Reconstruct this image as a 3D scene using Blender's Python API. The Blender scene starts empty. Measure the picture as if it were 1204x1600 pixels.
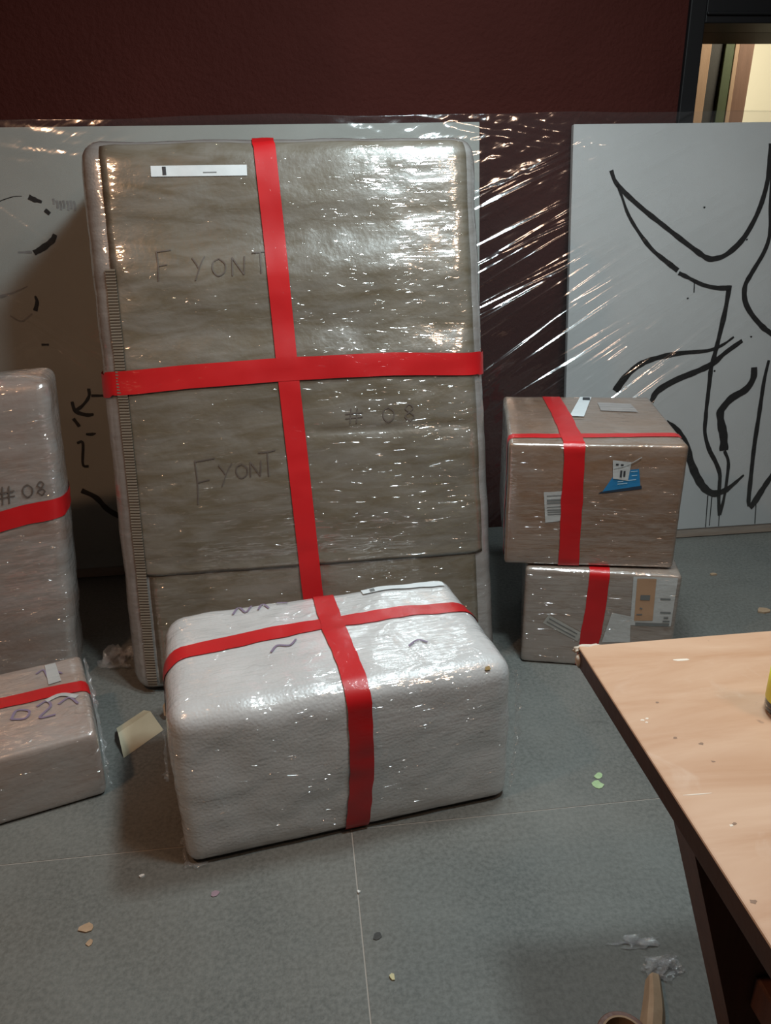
import bpy, bmesh, math, random
from mathutils import Vector, Matrix, noise
random.seed(7)
S = bpy.context.scene
COL = S.collection

# ------------------------------------------------------------------ camera
cam_data = bpy.data.cameras.new('camera')
cam = bpy.data.objects.new('camera', cam_data)
COL.objects.link(cam)
F_ = Vector((0.0994317, 0.9198003, -0.3795797))
R_ = Vector((0.9931806, -0.1150777, -0.0186916))
U_ = Vector((0.0608737, 0.3751326, 0.9249702))
M = Matrix((R_, U_, -F_)).transposed().to_4x4()
M.translation = (0, 0, 1.5)
cam.matrix_world = M
cam_data.sensor_fit = 'VERTICAL'
cam_data.sensor_height = 24.0
cam_data.lens = 1214.58 / 1600 * 24.0
cam_data.clip_start = 0.02
S.camera = cam

# ------------------------------------------------------------------ world, lamps, exposure
w = bpy.data.worlds.new('world'); S.world = w; w.use_nodes = True
w.node_tree.nodes['Background'].inputs[0].default_value = (1.0, 0.86, 0.78, 1)
w.node_tree.nodes['Background'].inputs[1].default_value = 0.022

def area(name, loc, target, power, color, sx, sy=None):
    l = bpy.data.lights.new(name, 'AREA'); l.energy = power; l.color = color
    l.shape = 'RECTANGLE'; l.size = sx; l.size_y = sy or sx
    o = bpy.data.objects.new(name, l); COL.objects.link(o); o.location = loc
    o.rotation_euler = (Vector(target) - Vector(loc)).to_track_quat('-Z', 'Y').to_euler()
    return o
area('ceiling_lamp_cool', (0.80, 1.10, 2.85), (0.45, 1.75, 0.4), 33, (0.80, 0.96, 1.0), 0.28, 0.22)
area('added_lamp_back', (0.70, 1.95, 2.85), (0.5, 1.85, 0.4), 36, (0.80, 0.96, 1.0), 0.36, 0.28)  # added unseen lamp, brightens the upward faces from overhead
area('lamp_warm_left', (-1.5, 0.9, 2.9), (-0.7, 1.5, 0.0), 20, (1.0, 0.56, 0.32), 0.16)
area('lamp_warm_right', (1.5, 0.3, 2.95), (1.0, 1.1, 0.7), 12, (1.0, 0.66, 0.46), 0.3)
area('lamp_other_room', (2.55, 3.75, 2.8), (2.35, 4.7, 1.4), 44, (1.0, 0.90, 0.68), 0.3)

S.view_settings.view_transform = 'Standard'
S.view_settings.look = 'None'
S.view_settings.exposure = -0.12
S.view_settings.gamma = 1.0
S.view_settings.use_curve_mapping = False

# ------------------------------------------------------------------ helpers
def link(name, me, parent=None, kind=None, label=None, cat=None, group=None):
    o = bpy.data.objects.new(name, me); COL.objects.link(o)
    if parent is not None: o.parent = parent
    if kind: o['kind'] = kind
    if label: o['label'] = label
    if cat: o['category'] = cat
    if group: o['group'] = group
    return o
def thing(name, label, cat, loc=(0, 0, 0), rz=0.0, group=None):
    o = link(name, None, None, None, label, cat, group)
    o.location = loc; o.rotation_euler = (0, 0, rz); o.empty_display_size = 0.1
    return o
def mesh(name, verts, faces, m, smooth=False):
    me = bpy.data.meshes.new(name); me.from_pydata([tuple(v) for v in verts], [], faces)
    me.materials.append(m); me.update()
    if smooth: me.polygons.foreach_set('use_smooth', [True] * len(me.polygons))
    return me
def from_bm(name, bm, m, smooth=False):
    bmesh.ops.recalc_face_normals(bm, faces=bm.faces[:])
    me = bpy.data.meshes.new(name); bm.to_mesh(me); bm.free(); me.materials.append(m)
    if smooth: me.polygons.foreach_set('use_smooth', [True] * len(me.polygons))
    return me
def add_box(bm, lo, hi, bev=0.0, seg=2, mat=None):
    r = bmesh.ops.create_cube(bm, size=1.0)
    vs = r['verts']
    for v in vs:
        v.co = Vector([lo[i] + (v.co[i] + 0.5) * (hi[i] - lo[i]) for i in range(3)])
    if bev > 0:
        es = list({e for v in vs for e in v.link_edges})
        res = bmesh.ops.bevel(bm, geom=es, offset=bev, segments=seg, affect='EDGES', profile=0.5)
        vs = list({v for f in res['faces'] for v in f.verts} | {v for v in vs if v.is_valid})
    if mat is not None:
        for v in vs: v.co = mat @ v.co
    return vs
def box_mesh(name, lo, hi, m, bev=0.0, seg=2, smooth=False):
    bm = bmesh.new(); add_box(bm, lo, hi, bev, seg); return from_bm(name, bm, m, smooth)
def catmull(pts, n=6):
    P = [Vector(p) for p in pts]
    if len(P) < 3: 
        return [P[0].lerp(P[-1], i / n) for i in range(n + 1)]
    out = []
    Q = [P[0] * 2 - P[1]] + P + [P[-1] * 2 - P[-2]]
    for i in range(1, len(Q) - 2):
        a, b, c, d = Q[i - 1:i + 3]
        for k in range(n):
            t = k / n
            out.append(0.5 * (2 * b + (c - a) * t + (2 * a - 5 * b + 4 * c - d) * t * t + (3 * b - a - 3 * c + d) * t ** 3))
    out.append(P[-1]); return out

# ------------------------------------------------------------------ materials
class N:
    def __init__(s, name):
        s.m = bpy.data.materials.new(name); s.m.use_nodes = True
        s.t = s.m.node_tree; s.t.nodes.clear()
        s.out = s.add('ShaderNodeOutputMaterial')
    def add(s, typ, **kw):
        n = s.t.nodes.new(typ)
        for k, v in kw.items():
            if k.startswith('i_'):
                key = k[2:].replace('_', ' ')
                n.inputs[int(key) if key.isdigit() else key].default_value = v
            else: setattr(n, k, v)
        return n
    def l(s, a, b, ao=0, bi=0):
        s.t.links.new(a.outputs[ao], b.inputs[bi]); return b
    def coords(s, scale=(1, 1, 1), rot=(0, 0, 0)):
        tc = s.add('ShaderNodeTexCoord'); mp = s.add('ShaderNodeMapping')
        mp.inputs['Scale'].default_value = scale
        if any(rot):
            m0 = s.add('ShaderNodeMapping'); m0.inputs['Rotation'].default_value = rot
            s.l(tc, m0, 'Object', 'Vector'); s.l(m0, mp, 0, 'Vector')
        else: s.l(tc, mp, 'Object', 'Vector')
        return mp
    def noise(s, scale=(1, 1, 1), sc=1.0, detail=3, rough=0.5, dist=0.0, rot=(0, 0, 0)):
        mp = s.coords(scale, rot)
        n = s.add('ShaderNodeTexNoise'); n.inputs['Scale'].default_value = sc; n.inputs['Detail'].default_value = detail
        n.inputs['Roughness'].default_value = rough; n.inputs['Distortion'].default_value = dist
        s.l(mp, n, 0, 'Vector'); return n
    def ramp(s, src, stops, so=0):
        r = s.add('ShaderNodeValToRGB'); e = r.color_ramp.elements
        while len(e) < len(stops): e.new(0.5)
        for i, (p, c) in enumerate(stops):
            e[i].position = p; e[i].color = (c if len(c) == 4 else (*c, 1)) if hasattr(c, '__len__') else (c, c, c, 1)
        s.l(src, r, so, 0); return r
    def math(s, op, a, b=None, v=None):
        n = s.add('ShaderNodeMath', operation=op)
        s.t.links.new(a.outputs[0], n.inputs[0])
        if b is not None: s.t.links.new(b.outputs[0], n.inputs[1])
        if v is not None: n.inputs[1].default_value = v
        return n
    def mix(s, fac, a, b):
        n = s.add('ShaderNodeMix', data_type='RGBA')
        if hasattr(fac, 'outputs'): s.t.links.new(fac.outputs[0], n.inputs[0])
        else: n.inputs[0].default_value = fac
        for i, v in ((6, a), (7, b)):
            if hasattr(v, 'outputs'): s.t.links.new(v.outputs[2 if v.bl_idname == 'ShaderNodeMix' else 0], n.inputs[i])
            else: n.inputs[i].default_value = (*v, 1)
        return n
    def bump(s, h, strength=0.3, dist=0.01, prev=None):
        b = s.add('ShaderNodeBump'); b.inputs['Strength'].default_value = strength; b.inputs['Distance'].default_value = dist
        s.t.links.new(h.outputs[0], b.inputs['Height'])
        if prev is not None: s.t.links.new(prev.outputs[0], b.inputs['Normal'])
        return b
    def principled(s, color=None, rough=0.6, **kw):
        p = s.add('ShaderNodeBsdfPrincipled'); p.inputs['Roughness'].default_value = rough
        if color is not None:
            if hasattr(color, 'outputs'):
                s.t.links.new(color.outputs[2 if color.bl_idname == 'ShaderNodeMix' else 0], p.inputs['Base Color'])
            else: p.inputs['Base Color'].default_value = (*color, 1)
        for k, v in kw.items(): p.inputs[k.replace('_', ' ')].default_value = v
        s.l(p, s.out, 0, 'Surface'); return p

def plain(name, color, rough=0.6, **kw):
    n = N(name); n.principled(color, rough, **kw); return n.m
def mottled(name, c1, c2, sc=6, rough=0.6, scale=(1, 1, 1), bump=0.1, bsc=60, detail=4):
    n = N(name)
    a = n.noise(scale, sc, detail)
    r = n.ramp(a, [(0.3, c1), (0.7, c2)])
    p = n.principled(r, rough)
    b = n.bump(n.noise(scale, bsc, 3), bump, 0.01); n.l(b, p, 0, 'Normal')
    return n.m

def wrap(name, c1, c2, haze, crinkle=1.0, rough=0.085, streak=70, weave=0.0, coat=1.0, ior=2.4, haze_c=(0.55, 0.55, 0.55)):
    """goods tightly covered by several layers of clear stretch film: base colour under a wrinkled glossy coat"""
    n = N(name)
    base = n.ramp(n.noise((1, 1, 1.6), 5, 5, 0.6, 0.3), [(0.32, c1), (0.68, c2)])
    hz = n.ramp(n.noise((2, 2, 9), 3.0, 5, 0.6, 0.6), [(0.35, max(0, haze - 0.12)), (0.7, min(1, haze + 0.12))])
    col = n.mix(hz, base, haze_c)
    p = n.principled(col, 0.36, Specular_IOR_Level=0.9)
    # film wrinkles: pulled horizontally round the goods; heights in metres
    s1 = n.noise((7, 7, streak), 1.0, 2, 0.5, 0.5)
    s2 = n.noise((7, streak, 7), 1.0, 2, 0.5, 0.5)
    fine = n.noise((50, 60, 170), 1.0, 2, 0.5, 0.6)
    big = n.noise((1, 1, 1.8), 8.0, 2, 0.5, 1.0)
    vor = n.add('ShaderNodeTexVoronoi', feature='F1'); vor.inputs['Scale'].default_value = 1.0
    n.l(n.coords((14, 40, 48), (0.25, 0.1, 0.2)), vor, 0, 'Vector')
    area_ = n.ramp(n.noise((1, 1, 1), 6.0, 3, 0.6), [(0.35, 0.15), (0.65, 1.0)])
    h = n.math('ADD', s1, s2)
    h = n.math('ADD', h, n.math('MULTIPLY', n.math('MULTIPLY', vor, area_), v=0.6))
    spk = n.ramp(n.noise((16, 22, 95), 1.0, 1, 0.5, 0.8), [(0.64, 0.0), (0.76, 1.0)])
    h = n.math('ADD', h, n.math('MULTIPLY', spk, v=0.8))
    h = n.math('ADD', h, n.math('MULTIPLY', fine, v=0.16))
    h = n.math('ADD', h, n.math('MULTIPLY', big, v=2.2))
    cb = n.bump(h, 1.0, 0.0024 * crinkle)
    p.inputs['Coat Weight'].default_value = coat; p.inputs['Coat Roughness'].default_value = rough; p.inputs['Coat IOR'].default_value = ior
    n.l(cb, p, 0, 'Coat Normal')
    if weave > 0:
        v2 = n.add('ShaderNodeTexVoronoi', feature='SMOOTH_F1'); v2.inputs['Scale'].default_value = 1.0
        n.l(n.coords((150, 150, 150)), v2, 0, 'Vector')
        nb = n.bump(v2, 1.0, 0.0007 * weave)
    else:
        nb = n.bump(n.noise((1, 1, 1), 60, 3), 0.12, 0.01)
    n.l(nb, p, 0, 'Normal')
    return n.m

M_foam = wrap('bubble_wrap_under_film', (0.58, 0.57, 0.57), (0.74, 0.73, 0.73), 0.25, 1.7, 0.09, 80, weave=1.0)
M_bigfoam = wrap('foam_edge_under_film', (0.19, 0.165, 0.15), (0.24, 0.21, 0.19), 0.2, 1.0, 0.10, 60, weave=0.6)
M_card = wrap('cardboard_under_film', (0.20, 0.115, 0.068), (0.25, 0.145, 0.088), 0.08, 0.7, 0.08, 80)
M_cardgrey = wrap('cardboard_under_hazy_film', (0.20, 0.14, 0.10), (0.25, 0.18, 0.135), 0.22, 1.7, 0.08, 80)
M_tallcard = wrap('mottled_goods_under_film', (0.22, 0.13, 0.09), (0.23, 0.205, 0.185), 0.22, 1.7, 0.09, 60)
M_smallcard = wrap('pale_board_under_film', (0.32, 0.20, 0.14), (0.34, 0.28, 0.25), 0.22, 1.7, 0.09, 60)
M_panel = wrap('kraft_sheet_under_film', (0.125, 0.098, 0.064), (0.155, 0.123, 0.082), 0.07, 0.75, 0.09, 75)
M_flute = plain('cut_cardboard_edge', (0.15, 0.12, 0.09), 0.7)

def tape_mat():
    n = N('red_tape')
    c = n.ramp(n.noise((6, 6, 6), 1.0, 3), [(0.3, (0.47, 0.006, 0.009)), (0.7, (0.55, 0.010, 0.013))])
    p = n.principled(c, 0.42)
    p.inputs['Coat Weight'].default_value = 0.35; p.inputs['Coat Roughness'].default_value = 0.14
    h = n.noise((30, 30, 70), 1.0, 3, 0.6, 0.8)
    n.l(n.bump(h, 0.5, 0.006), p, 0, 'Coat Normal')
    return n.m
M_tape = tape_mat()
M_label = mottled('white_paper_label', (0.62, 0.66, 0.68), (0.70, 0.73, 0.75), 20, 0.5, bump=0.03)
M_labelgrey = wrap('white_label_under_film', (0.48, 0.50, 0.50), (0.56, 0.58, 0.58), 0.0, 0.9, 0.09, 70)
M_ink = plain('black_ink', (0.03, 0.03, 0.035), 0.6)
M_greyink = plain('grey_print', (0.16, 0.17, 0.17), 0.6)
M_marker = plain('marker_pen', (0.10, 0.078, 0.066), 0.5)
M_markerblue = plain('violet_marker_pen', (0.22, 0.17, 0.25), 0.5)
M_blue = mottled('blue_label', (0.02, 0.16, 0.36), (0.03, 0.20, 0.42), 10, 0.35, bump=0.05)
M_navy = plain('navy_print', (0.02, 0.035, 0.06), 0.5)
M_paleink = plain('pale_print', (0.35, 0.55, 0.70), 0.5)
M_browntape = mottled('brown_packing_tape', (0.42, 0.26, 0.16), (0.46, 0.29, 0.18), 12, 0.3, bump=0.05)
M_paint = plain('black_paint', (0.006, 0.005, 0.005), 0.6, Specular_IOR_Level=0.2)
M_greypaint = mottled('thin_grey_paint', (0.17, 0.17, 0.17), (0.26, 0.26, 0.26), 30, 0.6)
M_scrap = mottled('scrap_card', (0.36, 0.24, 0.15), (0.45, 0.31, 0.20), 30, 0.8)
M_cream = mottled('cream_card', (0.44, 0.38, 0.26), (0.50, 0.44, 0.31), 12, 0.75)
M_whitechip = mottled('white_chip', (0.7, 0.7, 0.68), (0.8, 0.8, 0.78), 40, 0.7)
M_greenpaint = mottled('pale_green_paint', (0.32, 0.46, 0.24), (0.42, 0.56, 0.32), 40, 0.6)
M_blackframe = plain('black_door_frame', (0.007, 0.007, 0.008), 0.55, Specular_IOR_Level=0.2)

def canvas_mat(name, c1, c2):
    n = N(name)
    c = n.ramp(n.noise((1, 1, 1), 2.5, 4), [(0.3, c1), (0.7, c2)])
    p = n.principled(c, 0.75)
    wv = n.noise((1, 1, 1), 420, 2)
    n.l(n.bump(wv, 0.2, 0.004), p, 0, 'Normal'); return n.m
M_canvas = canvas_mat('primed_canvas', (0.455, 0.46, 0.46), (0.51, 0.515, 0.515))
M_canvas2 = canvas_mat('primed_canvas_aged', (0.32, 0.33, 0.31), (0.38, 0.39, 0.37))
M_batten = mottled('raw_batten_wood', (0.26, 0.20, 0.16), (0.34, 0.27, 0.22), 8, 0.7, (1, 8, 8))

def wall_mat():
    n = N('maroon_plaster')
    c = n.ramp(n.noise((1, 1, 1), 1.6, 4), [(0.3, (0.039, 0.0095, 0.0075)), (0.7, (0.050, 0.0125, 0.010))])
    p = n.principled(c, 0.8, Specular_IOR_Level=0.08)
    h = n.math('ADD', n.noise((1, 1, 1), 55, 4, 0.6), n.math('MULTIPLY', n.noise((1, 1, 1), 16, 2), v=0.6))
    n.l(n.bump(h, 0.55, 0.012), p, 0, 'Normal'); return n.m
M_wall = wall_mat()
M_farwall = mottled('cream_wall', (0.78, 0.74, 0.60), (0.82, 0.78, 0.64), 3, 0.8)

def floor_mat():
    n = N('worn_grey_board')
    a = n.noise((1, 1, 1), 2.2, 6, 0.6, 0.4)
    c = n.ramp(a, [(0.28, (0.070, 0.074, 0.069)), (0.5, (0.108, 0.113, 0.105)), (0.74, (0.158, 0.163, 0.151))])
    g = n.ramp(n.noise((1, 1, 1), 90, 4, 0.65), [(0.36, 0.0), (0.62, 1.0)])
    brown_mask = n.ramp(n.noise((1, 1, 1), 0.9, 4, 0.6, 0.5), [(0.42, 0.0), (0.62, 1.0)])  # broad random patches where the grey turns browner
    c = n.mix(n.math('MULTIPLY', brown_mask, v=0.45), c, (0.125, 0.108, 0.088))
    col = n.mix(n.math('MULTIPLY', g, v=0.45), c, (0.22, 0.22, 0.205))
    # scuffs
    sc = n.ramp(n.noise((3, 40, 3), 1.0, 3, 0.6, 1.5, (0, 0, 0.15)), [(0.70, 0.0), (0.78, 1.0)])
    col2 = n.mix(n.math('MULTIPLY', sc, v=0.5), col, (0.035, 0.037, 0.038))
    p = n.principled(col2, 0.62)
    n.l(n.bump(n.noise((1, 1, 1), 140, 3), 0.25, 0.004), p, 0, 'Normal'); return n.m
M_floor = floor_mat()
M_seam = plain('pale_seam_dust', (0.34, 0.31, 0.28), 0.9)

def table_mat():
    n = N('worn_table_wood')
    a = n.noise((1.2, 6, 6), 2.0, 5, 0.6, 0.6)
    c = n.ramp(a, [(0.25, (0.40, 0.20, 0.10)), (0.5, (0.49, 0.29, 0.18)), (0.75, (0.57, 0.37, 0.25))])
    st = n.ramp(n.noise((1, 1, 1), 26, 3, 0.55), [(0.72, 0.0), (0.78, 1.0)])
    col = n.mix(n.math('MULTIPLY', st, v=0.6), c, (0.20, 0.12, 0.08))
    sc = n.ramp(n.noise((1, 1, 1), 11, 4, 0.6, 0.8), [(0.60, 0.0), (0.74, 1.0)])
    col = n.mix(n.math('MULTIPLY', sc, v=0.35), col, (0.60, 0.44, 0.34))
    p = n.principled(col, 0.5)
    n.l(n.bump(n.noise((2, 60, 60), 1.0, 3), 0.08, 0.004), p, 0, 'Normal'); return n.m
M_table = table_mat()
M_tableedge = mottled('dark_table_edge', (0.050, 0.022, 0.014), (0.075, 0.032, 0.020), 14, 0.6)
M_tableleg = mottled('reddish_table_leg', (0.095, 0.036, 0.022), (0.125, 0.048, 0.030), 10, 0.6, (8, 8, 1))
M_chip = mottled('bare_chipped_wood', (0.55, 0.46, 0.38), (0.65, 0.57, 0.48), 40, 0.8)

def film_mat(name, haze=0.05, gloss=0.10, rough=0.10, diag=True):
    n = N(name)
    tr = n.add('ShaderNodeBsdfTransparent')
    gl = n.add('ShaderNodeBsdfGlossy'); gl.inputs['Roughness'].default_value = rough; gl.inputs['Color'].default_value = (1, 1, 1, 1)
    df = n.add('ShaderNodeBsdfDiffuse'); df.inputs['Color'].default_value = (0.75, 0.77, 0.8, 1)
    if diag:
        h1 = n.noise((2.0, 1, 42), 1.0, 2, 0.5, 0.25, (0, math.radians(30), 0))
        h = n.math('ADD', h1, n.math('MULTIPLY', n.noise((1, 1, 1), 10, 2, 0.5, 1.0), v=1.2))
        b = n.bump(h, 1.0, 0.0010)
    else:
        h = n.noise((1, 1, 1), 40, 4, 0.6, 1.0)
        b = n.bump(h, 0.8, 0.03)
    n.l(b, gl, 0, 'Normal')
    lw = n.add('ShaderNodeLayerWeight'); lw.inputs['Blend'].default_value = 0.5
    fc = n.add('ShaderNodeMath', operation='POWER'); n.l(lw, fc, 1, 0); fc.inputs[1].default_value = 4.0
    k = n.math('ADD', n.math('MULTIPLY', fc, v=0.6), v=gloss + 0.03); k.use_clamp = True
    m1 = n.add('ShaderNodeMixShader'); n.l(k, m1, 0, 0); n.l(tr, m1, 0, 1); n.l(gl, m1, 0, 2)
    m2 = n.add('ShaderNodeMixShader'); m2.inputs[0].default_value = haze
    n.l(m1, m2, 0, 1); n.l(df, m2, 0, 2)
    n.l(m2, n.out, 0, 'Surface'); return n.m
M_film = film_mat('stretch_film_sheet', 0.016, 0.08, 0.10)
M_filmloose = film_mat('loose_stretch_film', 0.08, 0.12, 0.12, diag=False)

# ------------------------------------------------------------------ setting
seam_x, seam_y = 0.0617, 1.5302
slab = link('floor', box_mesh('floor', (-3.5, -1.5, -0.12), (4.6, 6.4, -0.0014), M_seam), None, 'structure')
g = 0.0016
xs = [-3.5, -1.24 , seam_x, 1.31, 4.6]
ys = [-1.5, seam_y, 3.98, 6.4]
for j in range(3):
    row = [-3.5, -0.62, seam_x, 1.31, 4.6] if j == 0 else [-3.5, -2.3, -0.05, 4.6]
    if j == 0: row = [-3.5, -1.24, seam_x, 1.31, 2.56, 4.6]
    for i in range(len(row) - 1):
        dz = random.uniform(-0.0003, 0.0)
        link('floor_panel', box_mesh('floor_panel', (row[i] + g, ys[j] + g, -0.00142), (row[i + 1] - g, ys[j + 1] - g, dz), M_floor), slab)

WY = 3.36
bm = bmesh.new()
add_box(bm, (-3.5, WY, 0), (1.60, WY + 0.16, 3.2))
add_box(bm, (1.60, WY, 2.15), (4.6, WY + 0.16, 3.2))
add_box(bm, (3.0, WY, 0), (4.6, WY + 0.16, 2.15))
wall = link('wall_back', from_bm('wall_back', bm, M_wall), None, 'structure')
# black door frame
door = link('door_1', None, None, 'structure'); door.location = (1.58, WY, 0)
link('frame_jamb', box_mesh('frame_jamb', (0.0, -0.02, 0), (0.065, 0.17, 2.22), M_blackframe, 0.004), door)
link('frame_jamb', box_mesh('frame_jamb', (1.38, -0.02, 0), (1.445, 0.17, 2.22), M_blackframe, 0.004), door)
link('frame_header', box_mesh('frame_header', (0.065, -0.02, 2.086), (1.38, 0.17, 2.22), M_blackframe, 0.004), door)
link('frame_moulding', box_mesh('frame_moulding', (0.065, -0.032, 2.112), (1.38, -0.02, 2.124), M_blackframe, 0.004), door)
M_lintel = plain('dark_brown_lintel', (0.020, 0.010, 0.007), 0.6, Specular_IOR_Level=0.2)
link('frame_lintel', box_mesh('frame_lintel', (0.05, 0.171, 2.086), (1.42, 0.44, 2.25), M_lintel, 0.004), door)
# the room beyond
link('wall_far', box_mesh('wall_far', (1.0, 5.2, 0), (4.6, 5.3, 3.2), M_farwall), None, 'structure')
M_part = mottled('brown_partition', (0.20, 0.11, 0.07), (0.26, 0.15, 0.10), 4, 0.7)
link('wall_partition', box_mesh('wall_partition', (1.35, 4.12, 0), (2.22, 4.2, 3.0), M_part), None, 'structure')
planks = [
    (1.900, 0.062, 3.93, (0.34, 0.20, 0.11), (0.40, 0.25, 0.15), 'tan wooden plank standing beside the black door frame', 2.7),
    (1.966, 0.060, 4.00, (0.013, 0.010, 0.007), (0.018, 0.014, 0.010), 'dark brown wooden plank between the tan plank and green plank', 2.65),
    (2.033, 0.046, 3.95, (0.034, 0.052, 0.009), (0.046, 0.068, 0.014), 'green painted plank standing in the far room', 2.75),
    (2.083, 0.022, 3.93, (0.36, 0.23, 0.14), (0.42, 0.28, 0.18), 'narrow tan batten right of the green plank', 2.6),
    (2.107, 0.076, 3.98, (0.15, 0.072, 0.042), (0.20, 0.10, 0.062), 'reddish brown plank next to the bright cream wall', 2.7),
]
for i, (x, wd, y, c1, c2, lab, hh) in enumerate(planks):
    pm = mottled('plank_paint', [v * 0.62 for v in c1], [v * 0.62 for v in c2], 5, 0.65, (6, 6, 0.7))
    o = link('wooden_plank', box_mesh('wooden_plank', (0, 0, 0), (wd, 0.022, hh), pm, 0.003), None, None, lab, 'plank', 'planks leaning in the far room')
    o.location = (x - 0.021, y, 0.0)
    lean = math.atan2(4.12 - y - 0.026, hh)
    o.rotation_euler = (-lean, math.atan(0.05), 0)
    o.location.z = wd * math.sin(math.atan(0.05)) + 0.0

# ------------------------------------------------------------------ wrapped box builder
class Crate:
    """a soft rounded box: local u right, d back, h up, from the front bottom left corner; shear leans it"""
    def __init__(s, name, label, cat, loc, yaw, dims, r, mat, shear=(0, 0), puff=0.0, crumple=0.003, res=0.03, seed=0, part='body', rtop=None):
        s.L = dims; s.r = r; s.sh = shear; s.puff = puff; s.cr = crumple; s.seed = seed; s.rt = rtop or r; s.extra = None
        s.root = thing(name, label, cat, loc, yaw)
        s.obj = link(part, s.body(res, mat, part), s.root)
    def surf(s, p, off=0.0):
        p = Vector(p); L = s.L; t = min(1, max(0, (p.z / s.L[2] - 0.45) / 0.5)); r = s.r + (s.rt - s.r) * t * t * (3 - 2 * t)
        q = Vector([min(max(p[i], r), L[i] - r) for i in range(3)])
        n = p - q
        if n.length < 1e-9:
            best = min(((p[i] if k == 0 else L[i] - p[i]), i, k) for i in range(3) for k in range(2))
            n = Vector((0, 0, 0)); n[best[1]] = -1 if best[2] == 0 else 1
            q = p.copy(); q[best[1]] = r if best[2] == 0 else L[best[1]] - r
        n.normalize()
        x = q + n * r
        c = [max(0.0, math.sin(math.pi * min(max(x[i] / L[i], 0), 1))) for i in range(3)]
        b = s.puff * (abs(n[0]) * c[1] * c[2] + abs(n[1]) * c[0] * c[2] + max(0, n[2]) * c[0] * c[1])
        wv = noise.noise(Vector((x.x * 7 + s.seed, x.y * 7, x.z * 9))) + 0.5 * noise.noise(Vector((x.x * 19, x.y * 19 + s.seed, x.z * 26)))
        k = min(1.0, max(0.0, x.z / (0.06)))   # flat where it stands
        x = x + n * (b * k + s.cr * wv * k + off)
        if s.extra and n.y < -0.6: x = x + n * s.extra(x.x, x.z)
        if n.z < -0.7: x.z = max(x.z, 0.0)
        return x, n
    def sheared(s, x):
        return Vector((x.x + s.sh[0] * x.z, x.y + s.sh[1] * x.z, x.z))
    def body(s, res, mat, name):
        L, r = s.L, s.r
        def axis(l):
            a = [r * (1 - math.cos(math.pi / 2 * i / 4)) * 1.0 for i in range(4)]
            n = max(2, int((l - 2 * r) / res)); mid = [r + (l - 2 * r) * i / n for i in range(n + 1)]
            return a + mid + [l - v for v in reversed(a)]
        A = [axis(l) for l in L]
        vid = {}; V = []; Fc = []
        def vert(p):
            key = tuple(round(c, 6) for c in p)
            if key not in vid:
                vid[key] = len(V); V.append(s.sheared(s.surf(p)[0]))
            return vid[key]
        for ax in range(3):
            b, c = [i for i in range(3) if i != ax]
            for side in (0, 1):
                val = 0 if side == 0 else L[ax]
                for i in range(len(A[b]) - 1):
                    for j in range(len(A[c]) - 1):
                        ps = []
                        for (ii, jj) in ((i, j), (i + 1, j), (i + 1, j + 1), (i, j + 1)):
                            p = [0, 0, 0]; p[ax] = val; p[b] = A[b][ii]; p[c] = A[c][jj]; ps.append(vert(p))
                        flip = (side == 0) ^ (ax == 1)
                        Fc.append(tuple(reversed(ps)) if flip else tuple(ps))
        return mesh(name, V, Fc, mat, True)
    def ribbon(s, name, pts, width, mat, off=0.0018, step=0.015, parent=None, taper=None, across=4, wob=0.0, label=None):
        P = [Vector(p) for p in pts]; D = []
        for a, b in zip(P, P[1:]):
            n = max(1, int((b - a).length / step))
            D += [a.lerp(b, i / n) for i in range(n)]
        D.append(P[-1])
        X = [s.surf(p) for p in D]; V = []; Fc = []
        for i, (x, n) in enumerate(X):
            t = X[min(i + 1, len(X) - 1)][0] - X[max(i - 1, 0)][0]; t = (t - n * t.dot(n)).normalized()
            side = n.cross(t)
            wd = width * (taper[0] + (taper[1] - taper[0]) * i / (len(X) - 1) if taper else 1.0)
            wd *= 1 + wob * noise.noise(Vector((i * 0.35, s.seed, 1.7)))
            for k in range(across + 1):
                q, m = s.surf(D[i] + side * wd * (k / across - 0.5), off)
                V.append(s.sheared(q))
        for i in range(len(X) - 1):
            for k in range(across):
                a = i * (across + 1) + k; Fc.append((a, a + across + 1, a + across + 2, a + 1))
        o = link(name, mesh(name, V, Fc, mat, True), parent or s.root)
        if label: o['label'] = label
        return o
    def f3(s, face, a, b):
        return Vector((a, 0, b)) if face == 'front' else Vector((a, b, s.L[2]))
    def patch(s, name, face, quad, mat, off=0.0025, parent=None, n=(8, 6), label=None):
        q = [Vector((a, b, 0)) for a, b in quad]   # tl tr br bl
        V = []; Fc = []
        for j in range(n[1] + 1):
            for i in range(n[0] + 1):
                u, v = i / n[0], j / n[1]
                p = q[0].lerp(q[1], u).lerp(q[3].lerp(q[2], u), v)
                V.append(s.sheared(s.surf(s.f3(face, p.x, p.y), off)[0]))
        for j in range(n[1]):
            for i in range(n[0]):
                a = j * (n[0] + 1) + i; Fc.append((a, a + n[0] + 1, a + n[0] + 2, a + 1))
        o = link(name, mesh(name, V, Fc, mat, True), parent or s.root)
        if label: o['label'] = label
        return o
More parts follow.
